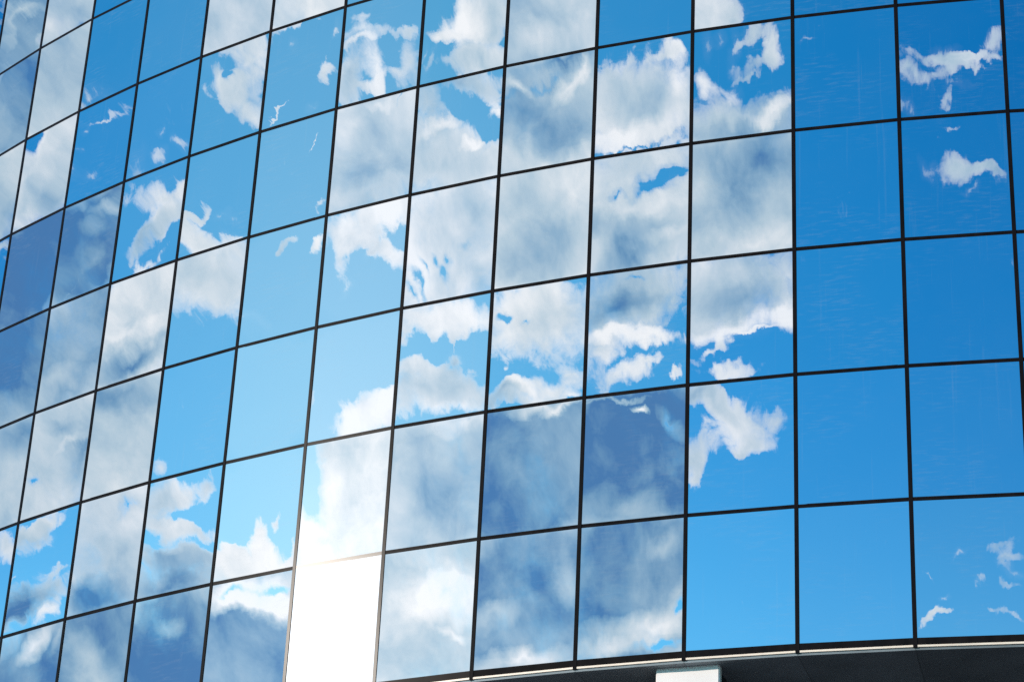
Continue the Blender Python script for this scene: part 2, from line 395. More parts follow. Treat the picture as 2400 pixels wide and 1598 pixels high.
        (24.617, 29.921, -2.914, 3.267, 1.434, 4, 0.2, 0, 1),
        (24.814, 27.231, -2.913, 3.428, 1.638, 0, 0, 0.007, 1),
        (24.739, 24.306, -2.898, 3.136, 1.681, 4, 0.9, 0, 1),
        (24.661, 21.149, -2.955, 3.428, 1.747, 4, 0.74, 0, 1),
        (24.608, 17.908, -2.933, 3.249, 1.861, 4, 0.5, 0, 1),
        (24.456, 32.418, -3.014, 3.258, 0.861, 5.28, 0.46, 0, 0),
        (25.659, 33.264, 2.895, 0.36, 0.188, 3.74, 0, 0, 0),
        (25.324, 33.182, -2.959, 0.667, 0.103, 2.86, 0.2, 0, 0),
        (25.653, 32.757, 1.125, 0.976, 0.395, 0, -0.35, 0, 0),
        (24.201, 31.963, -2.854, 2.306, 0.235, 1.73, -0.35, 0.068, 0),
        (24.445, 31.872, -2.902, 1.424, 0.053, -1.87, 0, 0, 0),
        (25.284, 32.287, -2.879, 0.592, 0.157, -1.54, 0, 0, 0),
        (23.954, 32.708, -2.927, 1.052, 0.326, 0, 0.12, 0, 0),
        (25.198, 30.418, -2.756, 1.313, 0.322, -4.62, 0, 0, 0),
        (25.506, 30.544, -3.006, 0.415, 0.135, -2.75, 0, 0, 0),
        (24.057, 30.154, -3.054, 0.404, 0.111, -3.52, 0, 0, 0),
        (24.608, 30.008, -3.081, 1.512, 0.221, 1.98, -0.2, 0, 0),
        (24.486, 29.378, -2.827, 1.535, 0.474, 0, 0.5, 0, 0),
        (25.321, 29.587, -3.035, 0.639, 0.126, 0, -0.3, 0, 0),
        (23.789, 29.736, -3.126, 0.759, 0.266, 0, 0.2, 0, 0),
        (24.529, 29.131, -2.973, 0.62, 0.05, -1.98, 0, 0, 0),
        (24.634, 27.782, -2.846, 2.41, 1.046, 4.84, 0.55, 0, 0),
        (24.293, 27.481, -2.913, 1.384, 0.367, 0, 0.45, 0, 0),
        (25.185, 27.085, -3.062, 2.295, 0.181, 2.42, -0.75, 0, 0),
        (23.798, 26.722, -2.785, 0.65, 0.319, 3.08, 0.05, 0, 0),
        (24.945, 26.706, -2.952, 0.826, 0.182, 3.3, 0, 0, 0),
        (24.495, 26.489, -3.037, 0.757, 0.181, 3.52, 0.05, 0, 0),
        (23.827, 26.367, -3.005, 0.628, 0.197, 2.08, 0.3, 0.081, 0),
        (25.777, 26.631, -2.882, 0.305, 0.113, 3.63, 0.05, 0, 0),
        (25.601, 26.72, -2.928, 0.28, 0.138, -1.98, 0, 0, 0),
        (24.781, 28.04, -2.954, 0.343, 0.047, -3.3, 0, 0, 0),
        (24.945, 25.093, -3.067, 0.325, 0.085, 0, -1.2, 0, 0),
        (24.483, 25.174, -2.953, 1.039, 0.06, 0, -0.45, 0, 0),
        (25.745, 24.876, 2.332, 0.57, 0.247, -2.86, -0.4, 0, 0),
        (25.724, 24.205, 1.726, 0.774, 0.367, -1.32, -0.1, 0, 0),
        (24.502, 23.401, -3.117, 1.966, 0.47, 0, -0.28, 0, 0),
        (24.002, 24.825, -3.114, 0.552, 0.295, 0, -0.12, 0, 0),
        (24.939, 24.044, -2.765, 0.951, 0.178, 0, -0.08, 0, 0),
        (25.667, 21.876, -2.79, 0.664, 0.236, 0, -0.3, 0, 0),
        (25.105, 20.573, -2.905, 2.397, 0.371, 0, -0.7, 0, 0),
        (24.347, 20.191, -2.989, 1.151, 0.207, 0, -0.6, 0, 0),
        (25.827, 20.929, -2.438, 0.234, 0.211, -4.4, 0, 0, 0),
        (25.368, 20.314, -3.031, 0.807, 0.104, -3.96, 0, 0, 0),
        (25.807, 21.157, -2.842, 0.334, 0.217, 0, -0.3, 0, 0),
    ]),
    (28.794, (33.354, -0.0168), [
        (32.723, 37.862, -2.984, 3.333, 1.233, 4, 0.2, 0, 1),
        (32.837, 30.364, -2.982, 3.29, 1.533, 4, 0.42, 0, 1),
        (31.942, 34.974, -2.9, 1.136, 0.635, 4.62, 0.12, 0, 0),
        (32.74, 35.021, -2.964, 0.383, 0.205, 2.08, 0.2, 0.081, 0),
        (34.037, 35.203, 2.99, 0.179, 0.083, 2.08, 0.2, 0.081, 0),
        (32.758, 34.92, -3.038, 0.235, 0.103, 1.5, 0.2, 0.058, 0),
        (31.975, 33.48, 1.436, 0.433, 0.152, 1.62, 0.35, 0.063, 0),
        (32.253, 33.613, 0.858, 0.296, 0.142, 1.39, 0.3, 0.054, 0),
        (33.89, 33.494, 1.228, 0.397, 0.345, 3.74, 0.12, 0, 0),
        (33.186, 33.228, -2.921, 1.149, 0.214, 2.64, 0.35, 0, 0),
        (33.208, 33.633, -2.956, 0.803, 0.122, 2.08, 0.3, 0.081, 0),
        (32.627, 33.458, 1.106, 0.438, 0.19, 1.62, 0.3, 0.063, 0),
        (33.012, 33.103, -3.038, 0.598, 0.042, 2.08, 0.1, 0.081, 0),
        (32.755, 32.326, -2.993, 3.576, 0.605, 5.5, 0.6, 0, 0),
        (32.833, 32.306, -2.994, 1.698, 0.209, 0, 0.15, 0, 0),
        (32.037, 32.826, -3.035, 0.771, 0.153, 2.2, -0.5, 0, 0),
        (32.611, 32.843, -3.057, 0.377, 0.209, 1.73, -0.4, 0.068, 0),
        (33.863, 32.636, -2.867, 0.715, 0.176, 2.2, -0.55, 0, 0),
        (31.726, 32.869, -2.431, 0.312, 0.201, 2.64, 0.1, 0, 0),
        (33.459, 32.535, 3.128, 0.991, 0.084, 0, -0.25, 0, 0),
        (33.474, 30.93, 3.104, 1.471, 0.574, 0, 0.45, 0, 0),
        (31.877, 30.583, 3.116, 0.832, 0.497, 0, -0.2, 0, 0),
        (33.124, 29.706, -2.96, 1.652, 0.343, 0, -0.35, 0, 0),
        (32.943, 30.361, -2.828, 0.613, 0.377, 0, 0.2, 0, 0),
        (33.643, 30.467, 3.056, 0.7, 0.305, 0, -0.05, 0, 0),
        (32.52, 27.955, -2.973, 3.077, 0.867, 4.84, 0.46, 0, 0),
        (32.984, 27.84, -2.994, 1.407, 0.319, 0, 0.3, 0, 0),
        (32.933, 27.357, -2.924, 1.694, 0.245, 1.85, -0.5, 0.072, 0),
        (33.804, 27.516, 1.243, 0.416, 0.341, 3.08, -0.05, 0, 0),
        (32.059, 26.919, -2.901, 0.771, 0.11, 2.86, 0.1, 0, 0),
        (32.441, 26.709, -3.079, 1.014, 0.149, 3.74, 0.05, 0, 0),
        (31.784, 27.305, -2.889, 0.48, 0.31, 2.2, 0.1, 0, 0),
        (32.337, 27.096, 1.607, 0.213, 0.152, 2.2, 0.1, 0, 0),
        (33.151, 27.317, -3.007, 0.647, 0.04, 2.2, 0.1, 0, 0),
        (32.153, 25.265, 2.861, 0.971, 0.282, 4.29, 0.25, 0, 0),
        (33.826, 25.116, 3.042, 0.459, 0.28, 3.74, 0.12, 0, 0),
        (32.763, 24.872, -3.084, 1.254, 0.601, 3.96, 0.15, 0, 0),
        (31.609, 24.266, 0.771, 0.659, 0.478, 3.74, 0.15, 0, 0),
        (31.571, 23.883, 0.939, 0.335, 0.188, 2.86, 0.2, 0, 0),
        (33.025, 24.566, -2.904, 0.729, 0.189, 2.64, 0.15, 0, 0),
        (31.64, 25.353, -3.137, 0.525, 0.144, 1.16, 0.4, 0.045, 0),
        (32.684, 24.421, -3.108, 0.335, 0.088, 1.73, 0.2, 0.068, 0),
    ]),
    (37.063, (40.989, 0.0068), [
        (40.338, 33.621, 3.115, 0.297, 0.059, 1.5, 0.3, 0.058, 0),
    ]),
    (45.364, (49.723, -0.0103), [
        (49.595, 33.434, 3.094, 2.15, 0.123, 3.04, 0.25, 0, 0),
        (50.681, 33.609, -3.102, 0.554, 0.259, 2.39, 0.3, 0, 0),
        (48.428, 33.257, 3.02, 0.767, 0.205, 2.76, 0.3, 0, 0),
        (49.458, 33.237, -2.965, 0.789, 0.304, 2.58, 0.3, 0, 0),
        (50.115, 33.258, 2.999, 0.796, 0.083, 1.75, 0.3, 0, 0),
        (49.293, 32.878, 3.127, 0.367, 0.074, 2.02, 0.3, 0, 0),
        (48.166, 32.834, 3.037, 0.301, 0.114, 1.55, 0.35, 0.072, 0),
        (49.675, 32.977, -3.103, 0.506, 0.123, 1.16, 0.35, 0.054, 0),
        (49.381, 33.564, 3.139, 0.46, 0.129, 1.74, 0.3, 0.081, 0),
        (49.57, 30.855, 3.133, 0.64, 0.289, 2.76, 0.28, 0, 0),
        (50.167, 30.743, 2.921, 1.002, 0.228, 2.58, 0.3, 0, 0),
        (50.542, 30.804, -2.887, 0.415, 0.256, 1.84, 0.3, 0, 0),
        (48.845, 30.852, 3.011, 0.314, 0.177, 1.64, 0.3, 0.076, 0),
        (49.427, 31.424, -3.061, 0.371, 0.06, 1.75, 0.3, 0, 0),
        (50.696, 30.666, -3.011, 0.273, 0.09, 1.35, 0.3, 0.063, 0),
        (49.886, 30.522, 3.071, 0.31, 0.058, 1.45, 0.3, 0.068, 0),
        (50.387, 22.039, -2.938, 0.642, 0.137, 2.02, 0.25, 0, 0),
        (50.607, 21.867, -2.992, 0.495, 0.157, 2.58, 0.2, 0, 0),
        (50.406, 21.686, -3.133, 0.281, 0.192, 1.74, 0.3, 0.081, 0),
        (49.708, 21.403, -2.603, 0.252, 0.213, 2.39, 0.25, 0, 0),
        (50.241, 21.385, 0.85, 0.214, 0.197, 1.84, 0.3, 0, 0),
        (50.486, 21.298, 3.106, 0.523, 0.079, 1.75, 0.3, 0, 0),
        (50.624, 21.491, 3.088, 0.255, 0.14, 1.64, 0.3, 0.076, 0),
        (48.442, 20.859, -2.339, 0.447, 0.116, 2.58, 0.2, 0, 0),
        (48.791, 20.995, -2.988, 0.477, 0.083, 2.58, 0.2, 0, 0),
        (50.218, 20.93, 3.016, 0.759, 0.093, 2.3, 0.2, 0, 0),
        (48.4, 21.404, 2.662, 0.219, 0.063, 1.75, 0.3, 0, 0),
        (49.202, 21.871, -2.895, 0.371, 0.097, 1.55, 0.3, 0.072, 0),
        (48.788, 21.248, -3.014, 0.26, 0.06, 1.45, 0.3, 0.068, 0),
    ]),
    (53.61, (57.899, -0.002), [
    ]),
    (61.903, (66.791, -0.0186), [
    ]),
]
AZ0 = -2.7123184015473902
SUN_DIR = (-0.8530206450013122, -0.40891771708082225, 0.3242561947888642)
PANELS = [(11, 7), (12, 7), (10, 7), (12, 6), (11, 6), (9, 7), (12, 5), (10, 6), (11, 5), (8, 7), (9, 6), (12, 4), (10, 5), (11, 4), (7, 7), (8, 6), (9, 5), (10, 4), (12, 3), (11, 3), (7, 6), (8, 5), (9, 4), (10, 3), (7, 5), (8, 4), (6, 6), (6, 7), (9, 3), (7, 4), (8, 3), (6, 5), (5, 6), (7, 3), (6, 4), (5, 5), (4, 6), (5, 7), (6, 3), (5, 4), (4, 5), (5, 3), (3, 6), (4, 4), (6, 2), (5, 2), (3, 5), (4, 3), (2, 6), (3, 4), (4, 2), (4, 7), (2, 5), (3, 3), (7, 2), (2, 4), (3, 2), (2, 3), (2, 2), (1, 3), (2, 1), (8, 2), (3, 7), (1, 2), (1, 1), (3, 1), (1, 4), (9, 2), (2, 7), (4, 1), (0, 1), (1, 5), (0, 0), (10, 2), (13, 3), (1, 0), (0, 2), (13, 4), (5, 1), (11, 2), (1, 6), (13, 5), (0, 3), (2, 0), (12, 2), (-1, 0), (13, 6), (6, 1), (1, 7)]


# ------------------------------------------------------------------ helpers
def link(o, parent=None):
    COL.objects.link(o)
    if parent is not None:
        o.parent = parent
    return o


def mesh_obj(name, verts, faces, mat, parent=None, smooth=False):
    me = bpy.data.meshes.new(name)
    me.from_pydata(verts, [], faces)
    me.materials.append(mat)
    if smooth:
        for p in me.polygons:
            p.use_smooth = True
    me.update()
    return link(bpy.data.objects.new(name, me), parent)


def node(nt, typ, **kw):
    n = nt.nodes.new(typ)
    for k, v in kw.items():
        setattr(n, k, v)
    return n


def math_node(nt, op, a, b=None, c=None, clamp=False):
    n = nt.nodes.new('ShaderNodeMath')
    n.operation = op
    n.use_clamp = clamp
    for i, v in enumerate((a, b, c)):
        if v is None:
            continue
        if isinstance(v, (int, float)):
            n.inputs[i].default_value = v
        else:
            nt.links.new(v, n.inputs[i])
    return n.outputs[0]


def vmath(nt, op, *args):
    n = nt.nodes.new('ShaderNodeVectorMath')
    n.operation = op
    for i, v in enumerate(args):
        if v is None:
            continue
        if isinstance(v, (tuple, list)):
            n.inputs[i].default_value = v
        elif isinstance(v, (int, float)):
            n.inputs[3 if op == 'SCALE' else i].default_value = v
        else:
            nt.links.new(v, n.inputs[i])
    return n.outputs['Value'] if op in ('DOT_PRODUCT', 'LENGTH') else n.outputs[0]


def maprange(nt, v, a, b, c=0.0, d=1.0, mode='LINEAR'):
    n = nt.nodes.new('ShaderNodeMapRange')
    n.interpolation_type = mode
    n.inputs['From Min'].default_value = a
    n.inputs['From Max'].default_value = b
    n.inputs['To Min'].default_value = c
    n.inputs['To Max'].default_value = d
    nt.links.new(v, n.inputs['Value'])
    return n.outputs[0]


def mixcol(nt, fac, a, b, blend='MIX'):
    n = nt.nodes.new('ShaderNodeMix')
    n.data_type = 'RGBA'
    n.blend_type = blend
    n.clamp_factor = True
    for sock, v in ((n.inputs['Factor'], fac), (n.inputs['A'], a), (n.inputs['B'], b)):
        if isinstance(v, (int, float)):
            sock.default_value = v
        elif isinstance(v, (tuple, list)):
            sock.default_value = tuple(v) + ((1.0,) if len(v) == 3 else ())
        else:
            nt.links.new(v, sock)
    return n.outputs['Result']


def noise(nt, vec, scale, detail=4.0, rough=0.5, dist=0.0, out=0):
    n = nt.nodes.new('ShaderNodeTexNoise')
    n.inputs['Scale'].default_value = scale
    n.inputs['Detail'].default_value = detail
    n.inputs['Roughness'].default_value = rough
    n.inputs['Distortion'].default_value = dist
    nt.links.new(vec, n.inputs['Vector'])
    return n.outputs[out]


def srgb(r, g, b):
    def f(c):
        c /= 255.0
        return c / 12.92 if c <= 0.04045 else ((c + 0.055) / 1.055) ** 2.4
    return (f(r), f(g), f(b))


# ------------------------------------------------------------------ the sky
SKY_STRENGTH = 0.1
SUN_EL = math.asin(SUN_DIR[2])
SUN_ROT = math.atan2(SUN_DIR[0], SUN_DIR[1])


def build_world():
    nt = world.node_tree
    nt.nodes.clear()
    L = nt.links.new
    tc = node(nt, 'ShaderNodeTexCoord')
    D = vmath(nt, 'NORMALIZE', tc.outputs['Generated'])
    # azimuth (degrees, measured from the middle of the reflected sky) and elevation
    ca, sa = math.cos(AZ0), math.sin(AZ0)
    ax = vmath(nt, 'DOT_PRODUCT', D, (ca, sa, 0))
    ay = vmath(nt, 'DOT_PRODUCT', D, (-sa, ca, 0))
    az = math_node(nt, 'MULTIPLY', math_node(nt, 'ARCTAN2', ay, ax), 180 / math.pi)
    sep = node(nt, 'ShaderNodeSeparateXYZ')
    L(D, sep.inputs[0])
    el = math_node(nt, 'MULTIPLY', math_node(nt, 'ARCSINE', sep.outputs[2]), 180 / math.pi)
    comb = node(nt, 'ShaderNodeCombineXYZ')
    L(az, comb.inputs[0])
    L(el, comb.inputs[1])
    # wind-torn edges: the cloud coordinates are warped by two sizes of turbulence
    w1 = vmath(nt, 'SUBTRACT', noise(nt, D, WARP1[0], 3.0, 0.55, 0.0, 1), (0.5, 0.5, 0.5))
    w2 = vmath(nt, 'SUBTRACT', noise(nt, D, WARP2[0], 4.0, 0.6, 0.0, 1), (0.5, 0.5, 0.5))
    P = vmath(nt, 'MULTIPLY_ADD', w1, (WARP1[1], WARP1[1], 0), comb.outputs[0])
    P = vmath(nt, 'MULTIPLY_ADD', w2, (WARP2[1], WARP2[1], 0), P)
    # billows and wisps
    n_big = noise(nt, D, NB[0], 7.0, 0.6, 0.35)
    n_fine = noise(nt, D, NF[0], 5.0, 0.62, 0.6)
    n_shade = noise(nt, D, NS[0], 6.0, 0.58, 0.2)
    dens = math_node(nt, 'MULTIPLY_ADD', math_node(nt, 'SUBTRACT', n_big, 0.5), NB[1], COVER0)
    dens = math_node(nt, 'MULTIPLY_ADD', math_node(nt, 'SUBTRACT', n_fine, 0.5), NF[1], dens)
    crisp = maprange(nt, noise(nt, D, 28.0, 2.0, 0.5), 0.35, 0.65, 0.55, 1.5)
    wisp = maprange(nt, noise(nt, D, 120.0, 5.0, 0.65, 1.2), 0.38, 0.66, 0.0, 1.0)
    shn = math_node(nt, 'MULTIPLY', math_node(nt, 'SUBTRACT', n_shade, 0.5), NS[1])
    # clear air: the Sky Texture, graded; brighter towards the sun
    sky = node(nt, 'ShaderNodeTexSky')
    sky.sky_type = 'NISHITA'
    sky.sun_disc = False
    sky.sun_elevation = SUN_EL
    sky.sun_rotation = SUN_ROT
    sky.air_density = 1.0
    sky.dust_density = 0.05
    sky.ozone_density = 3.0
    clear = mixcol(nt, 1.0, sky.outputs[0], SKY_GAIN, 'MULTIPLY')
    sdot = vmath(nt, 'DOT_PRODUCT', D, tuple(SUN_DIR))
    sang = math_node(nt, 'MULTIPLY', math_node(nt, 'ARCCOSINE', sdot), 180 / math.pi)
    aur = math_node(nt, 'POWER', math.e, math_node(nt, 'MULTIPLY', sang, -1 / AUR[0]))
    glare = math_node(nt, 'POWER', math.e, math_node(nt, 'MULTIPLY', math_node(nt, 'POWER', math_node(nt, 'MULTIPLY', sang, 1 / GLARE[0]), 1.5), -1.0))
    aur2 = math_node(nt, 'POWER', math.e, math_node(nt, 'MULTIPLY', sang, -1 / AUR2[0]))
    n = nt.nodes.new('ShaderNodeVectorMath'); n.operation = 'SCALE'
    n.inputs[0].default_value = AUR[1]; L(aur, n.inputs[3]); aurc = n.outputs[0]
    n = nt.nodes.new('ShaderNodeVectorMath'); n.operation = 'SCALE'
    n.inputs[0].default_value = AUR2[1]; L(aur2, n.inputs[3])
    aurc = vmath(nt, 'ADD', aurc, n.outputs[0])
    low = math_node(nt, 'POWER', math.e, math_node(nt, 'MULTIPLY', math_node(nt, 'SUBTRACT', el, 18.0), -1 / LOW[0]))
    low = math_node(nt, 'MINIMUM', low, 2.0)
    n = nt.nodes.new('ShaderNodeVectorMath'); n.operation = 'SCALE'
    n.inputs[0].default_value = LOW[1]; L(low, n.inputs[3])
    clear = vmath(nt, 'ADD', clear, aurc)
    clear = vmath(nt, 'ADD', clear, n.outputs[0])
    n = nt.nodes.new('ShaderNodeVectorMath'); n.operation = 'SCALE'
    n.inputs[0].default_value = GLARE[1]; L(glare, n.inputs[3]); glarec = n.outputs[0]
    bright = math_node(nt, 'MULTIPLY_ADD', aur2, CLOUD_SUN, 1.0)

    # broken cloud over the rest of the sky, thinning out to the right of the sun
    far = noise(nt, D, 9.0, 5.0, 0.5, 0.3)
    thin = maprange(nt, az, 30.0, 46.0, 0.0, 1.6)
    broken = math_node(nt, 'MULTIPLY_ADD', math_node(nt, 'SUBTRACT', far, 0.44), 9.0, 0.75)
    broken = math_node(nt, 'MINIMUM', math_node(nt, 'SUBTRACT', broken, thin), 2.6)
    far_t = maprange(nt, noise(nt, D, 14.0, 4.0, 0.5), 0.35, 0.68, 0.0, 0.95)

    def sector(clouds, mid):
        acc = None
        for (a, e, rot, ra, re, c, d, b, flat) in clouds:
            m = node(nt, 'ShaderNodeMapping')
            m.vector_type = 'TEXTURE'
            m.inputs['Location'].default_value = (a, e, 0)
            m.inputs['Rotation'].default_value = (0, 0, rot)
            m.inputs['Scale'].default_value = (ra, re, 1)
            L(P, m.inputs['Vector'])
            g = node(nt, 'ShaderNodeTexGradient')
            g.gradient_type = 'SPHERICAL'
            L(m.outputs[0], g.inputs[0])
            v = nt.nodes.new('ShaderNodeVectorMath')
            v.operation = 'MULTIPLY_ADD'
            gv = g.outputs['Fac']
            if flat:      # a bank of cloud filling a stretch of sky, not a puff
                gv = math_node(nt, 'MULTIPLY', gv, 2.3, clamp=True)
            L(gv, v.inputs[0])
            v.inputs[1].default_value = (c, d, b)
            if acc is None:
                v.inputs[2].default_value = (0, 0, 0)
            else:
                L(acc, v.inputs[2])
            acc = v.outputs[0]
        bg = node(nt, 'ShaderNodeBackground')
        bg.inputs['Strength'].default_value = SKY_STRENGTH
        if acc is None:
            z = node(nt, 'ShaderNodeCombineXYZ')
            acc = z.outputs[0]
        s = node(nt, 'ShaderNodeSeparateXYZ')
        L(acc, s.inputs[0])
        off = math_node(nt, 'SUBTRACT', az, math_node(nt, 'MULTIPLY_ADD', el, mid[1], mid[0]))
        m_ = maprange(nt, math_node(nt, 'ABSOLUTE', off), 1.7, 2.7, 0.0, 1.0, 'SMOOTHSTEP')
        C = math_node(nt, 'ADD', dens, math_node(nt, 'MULTIPLY_ADD', m_, broken, s.outputs[0]))
        grey = math_node(nt, 'MULTIPLY_ADD', m_, far_t, s.outputs[1])
        od = math_node(nt, 'POWER', math_node(nt, 'MAXIMUM', math_node(nt, 'MULTIPLY', C, crisp), 0.0), 1.5)
        veil = math_node(nt, 'MULTIPLY', maprange(nt, C, -0.25, 0.7, 0.0, 0.42, 'SMOOTHSTEP'), wisp)
        od = math_node(nt, 'ADD', od, veil)
        alpha = math_node(nt, 'SUBTRACT', 1.0, math_node(nt, 'POWER', math.e, math_node(nt, 'MULTIPLY', od, -EDGE)))
        # lit rims, greyer thick middles
        thick = maprange(nt, C, 0.1, 1.2, -0.12, 0.10)
        damp = maprange(nt, grey, 0.3, 1.0, 1.0, 0.6)
        t = math_node(nt, 'ADD', math_node(nt, 'MULTIPLY_ADD', shn, damp, grey), thick)
        t = math_node(nt, 'ADD', t, 0.0, clamp=True)
        ramp = node(nt, 'ShaderNodeValToRGB')
        cr = ramp.color_ramp
        cols = CLOUD_RAMP
        cr.elements[0].position = cols[0][0]
        cr.elements[0].color = srgb(*cols[0][1]) + (1,)
        cr.elements[1].position = cols[-1][0]
        cr.elements[1].color = srgb(*cols[-1][1]) + (1,)
        for pos, cc in cols[1:-1]:
            e_ = cr.elements.new(pos)
            e_.color = srgb(*cc) + (1,)
        L(t, ramp.inputs[0])
        cl = vmath(nt, 'MULTIPLY', ramp.outputs[0], (CLOUD_GAIN,) * 3)
        n = nt.nodes.new('ShaderNodeVectorMath'); n.operation = 'SCALE'
        L(cl, n.inputs[0]); L(bright, n.inputs[3])
        cl = n.outputs[0]
        hz = nt.nodes.new('ShaderNodeVectorMath'); hz.operation = 'SCALE'
        hz.inputs[0].default_value = VEIL; L(s.outputs[2], hz.inputs[3])
        skyc = vmath(nt, 'ADD', clear, hz.outputs[0])
        col = mixcol(nt, alpha, skyc, cl)
        col = vmath(nt, 'ADD', col, glarec)
        L(col, bg.inputs['Color'])
        return bg.outputs[0]

    def tree(lo, hi):
        # sectors lo..hi-1 ordered by rising azimuth
        if hi - lo == 1:
            return sector(SECTORS[lo][2], SECTORS[lo][1])
        mid = (lo + hi) // 2
        ms = node(nt, 'ShaderNodeMixShader')
        L(math_node(nt, 'GREATER_THAN', az, SECTORS[mid][0]), ms.inputs[0])
        L(tree(lo, mid), ms.inputs[1])
        L(tree(mid, hi), ms.inputs[2])
        return ms.outputs[0]

    out = node(nt, 'ShaderNodeOutputWorld')
    L(tree(0, len(SECTORS)), out.inputs['Surface'])


build_world()
world.cycles.sampling_method = 'MANUAL'
world.cycles.sample_map_resolution = 512

# ------------------------------------------------------------------ the sun
sl = bpy.data.lights.new("sun", 'SUN')
sl.energy = SUN_ENERGY
sl.angle = math.radians(0.53)
sl.color = (1.0, 0.90, 0.80)
so = link(bpy.data.objects.new("sun", sl))
so.rotation_euler = Vector(SUN_DIR).to_track_quat('Z', 'Y').to_euler()
so.location = (0, 0, 60)

# ------------------------------------------------------------------ materials
def principled(name, base, rough, metal=0.0, spec=0.5):
    m = bpy.data.materials.new(name)
    m.use_nodes = True
    b = m.node_tree.nodes['Principled BSDF']
    b.inputs['Base Color'].default_value = tuple(base) + (1,)
    b.inputs['Roughness'].default_value = rough
    b.inputs['Metallic'].default_value = metal
    b.inputs['Specular IOR Level'].default_value = spec
    return m, m.node_tree, b


def vary(nt, b, base, scale, amt, stretch=(1, 1, 1), detail=5.0):
    """Uneven colour: a noise lightens and darkens the base a little."""
    tc = node(nt, 'ShaderNodeTexCoord')
    mp = node(nt, 'ShaderNodeMapping')
    mp.inputs['Scale'].default_value = stretch
    nt.links.new(tc.outputs['Object'], mp.inputs['Vector'])
    f = noise(nt, mp.outputs[0], scale, detail, 0.6)
    k = maprange(nt, f, 0.3, 0.7, 0.0, 1.0)
    lo = tuple(c * (1 - amt) for c in base)
    hi = tuple(min(1, c * (1 + amt)) for c in base)
    nt.links.new(mixcol(nt, k, lo, hi), b.inputs['Base Color'])
    return mp.outputs[0], f


# mirror-coated solar glass, with rain streaks, dust and painted ripple lines on it
m_glass = bpy.data.materials.new("mirror_glass")
m_glass.use_nodes = True
nt = m_glass.node_tree
nt.nodes.clear()
tc = node(nt, 'ShaderNodeTexCoord')
gl = node(nt, 'ShaderNodeBsdfGlossy')
gl.inputs['Color'].default_value = (0.90, 0.93, 0.95, 1)
gl.inputs['Roughness'].default_value = 0.0
df = node(nt, 'ShaderNodeBsdfDiffuse')
df.inputs['Color'].default_value = (0.42, 0.43, 0.44, 1)
mp = node(nt, 'ShaderNodeMapping')
mp.inputs['Scale'].default_value = (14.0, 1.0, 0.45)
oi = node(nt, 'ShaderNodeObjectInfo')
sh = node(nt, 'ShaderNodeVectorMath', operation='SCALE')
nt.links.new(oi.outputs['Location'], sh.inputs[0])
sh.inputs[3].default_value = 3.7
ad = vmath(nt, 'ADD', tc.outputs['Object'], sh.outputs[0])
nt.links.new(ad, mp.inputs['Vector'])
st = noise(nt, mp.outputs[0], 1.3, 5.0, 0.65)
st = maprange(nt, st, 0.60, 0.80, 0.0, 0.07)
sp = noise(nt, ad, 38.0, 3.0, 0.6)
sp = maprange(nt, sp, 0.70, 0.80, 0.0, 0.12)
film = noise(nt, ad, 1.2, 3.0, 0.6)
film = maprange(nt, film, 0.35, 0.75, 0.0, 0.012)
# level ripple of the reflection, painted as fine pale lines in patches
mh_ = node(nt, 'ShaderNodeMapping')
mh_.inputs['Scale'].default_value = (5.0, 1.0, 34.0)
nt.links.new(ad, mh_.inputs['Vector'])
ln = maprange(nt, noise(nt, mh_.outputs[0], 1.0, 3.0, 0.6), 0.50, 0.72, 0.0, 0.075)
pt = maprange(nt, noise(nt, ad, 1.1, 2.0, 0.5), 0.46, 0.62, 0.0, 1.0)
painted_ripple = math_node(nt, 'MULTIPLY', ln, pt)
dirt_and_ripple = math_node(nt, 'ADD', math_node(nt, 'ADD', math_node(nt, 'ADD', st, sp), film), painted_ripple)
# no two panes have quite the same coating
tint = maprange(nt, oi.outputs['Random'], 0.0, 1.0, 0.0, 1.0)
nt.links.new(mixcol(nt, tint, (0.87, 0.91, 0.95), (0.93, 0.945, 0.945)), gl.inputs['Color'])
mx = node(nt, 'ShaderNodeMixShader')
nt.links.new(dirt_and_ripple, mx.inputs[0])
nt.links.new(gl.outputs[0], mx.inputs[1])
nt.links.new(df.outputs[0], mx.inputs[2])
# faint roller-wave ripple of the tempered panes
mr = node(nt, 'ShaderNodeMapping')
mr.inputs['Scale'].default_value = (0.8, 1.0, 14.0)
nt.links.new(ad, mr.inputs['Vector'])
rp = noise(nt, mr.outputs[0], 1.5, 2.0, 0.5)
bp = node(nt, 'ShaderNodeBump')
bp.inputs['Strength'].default_value = 1.0
bp.inputs['Distance'].default_value = RIPPLE
nt.links.new(rp, bp.inputs['Height'])
nt.links.new(bp.outputs[0], gl.inputs['Normal'])
o_ = node(nt, 'ShaderNodeOutputMaterial')
nt.links.new(mx.outputs[0], o_.inputs[0])

m_frame, nt, b = principled("black_anodised", (0.010, 0.0075, 0.0075), 0.14, 0.0, 0.07)
vary(nt, b, (0.010, 0.0075, 0.0072), 6.0, 0.4, (1, 1, 0.3))
m_trim, nt, b = principled("pale_metal", (0.86, 0.70, 0.57), 0.45)
vary(nt, b, (0.86, 0.70, 0.57), 3.0, 0.10)
m_soffit, nt, b = principled("dark_soffit_panels", (0.045, 0.052, 0.055), 0.6, 0.0, 0.2)
tcs = node(nt, 'ShaderNodeTexCoord')
sps = node(nt, 'ShaderNodeSeparateXYZ')
nt.links.new(tcs.outputs['Object'], sps.inputs[0])
ang = math_node(nt, 'ARCTAN2', sps.outputs[0], math_node(nt, 'MULTIPLY', sps.outputs[1], -1.0))
cell = math_node(nt, 'DIVIDE', math_node(nt, 'SUBTRACT', ang, TH0), STEP)
wn = node(nt, 'ShaderNodeTexWhiteNoise', noise_dimensions='1D')
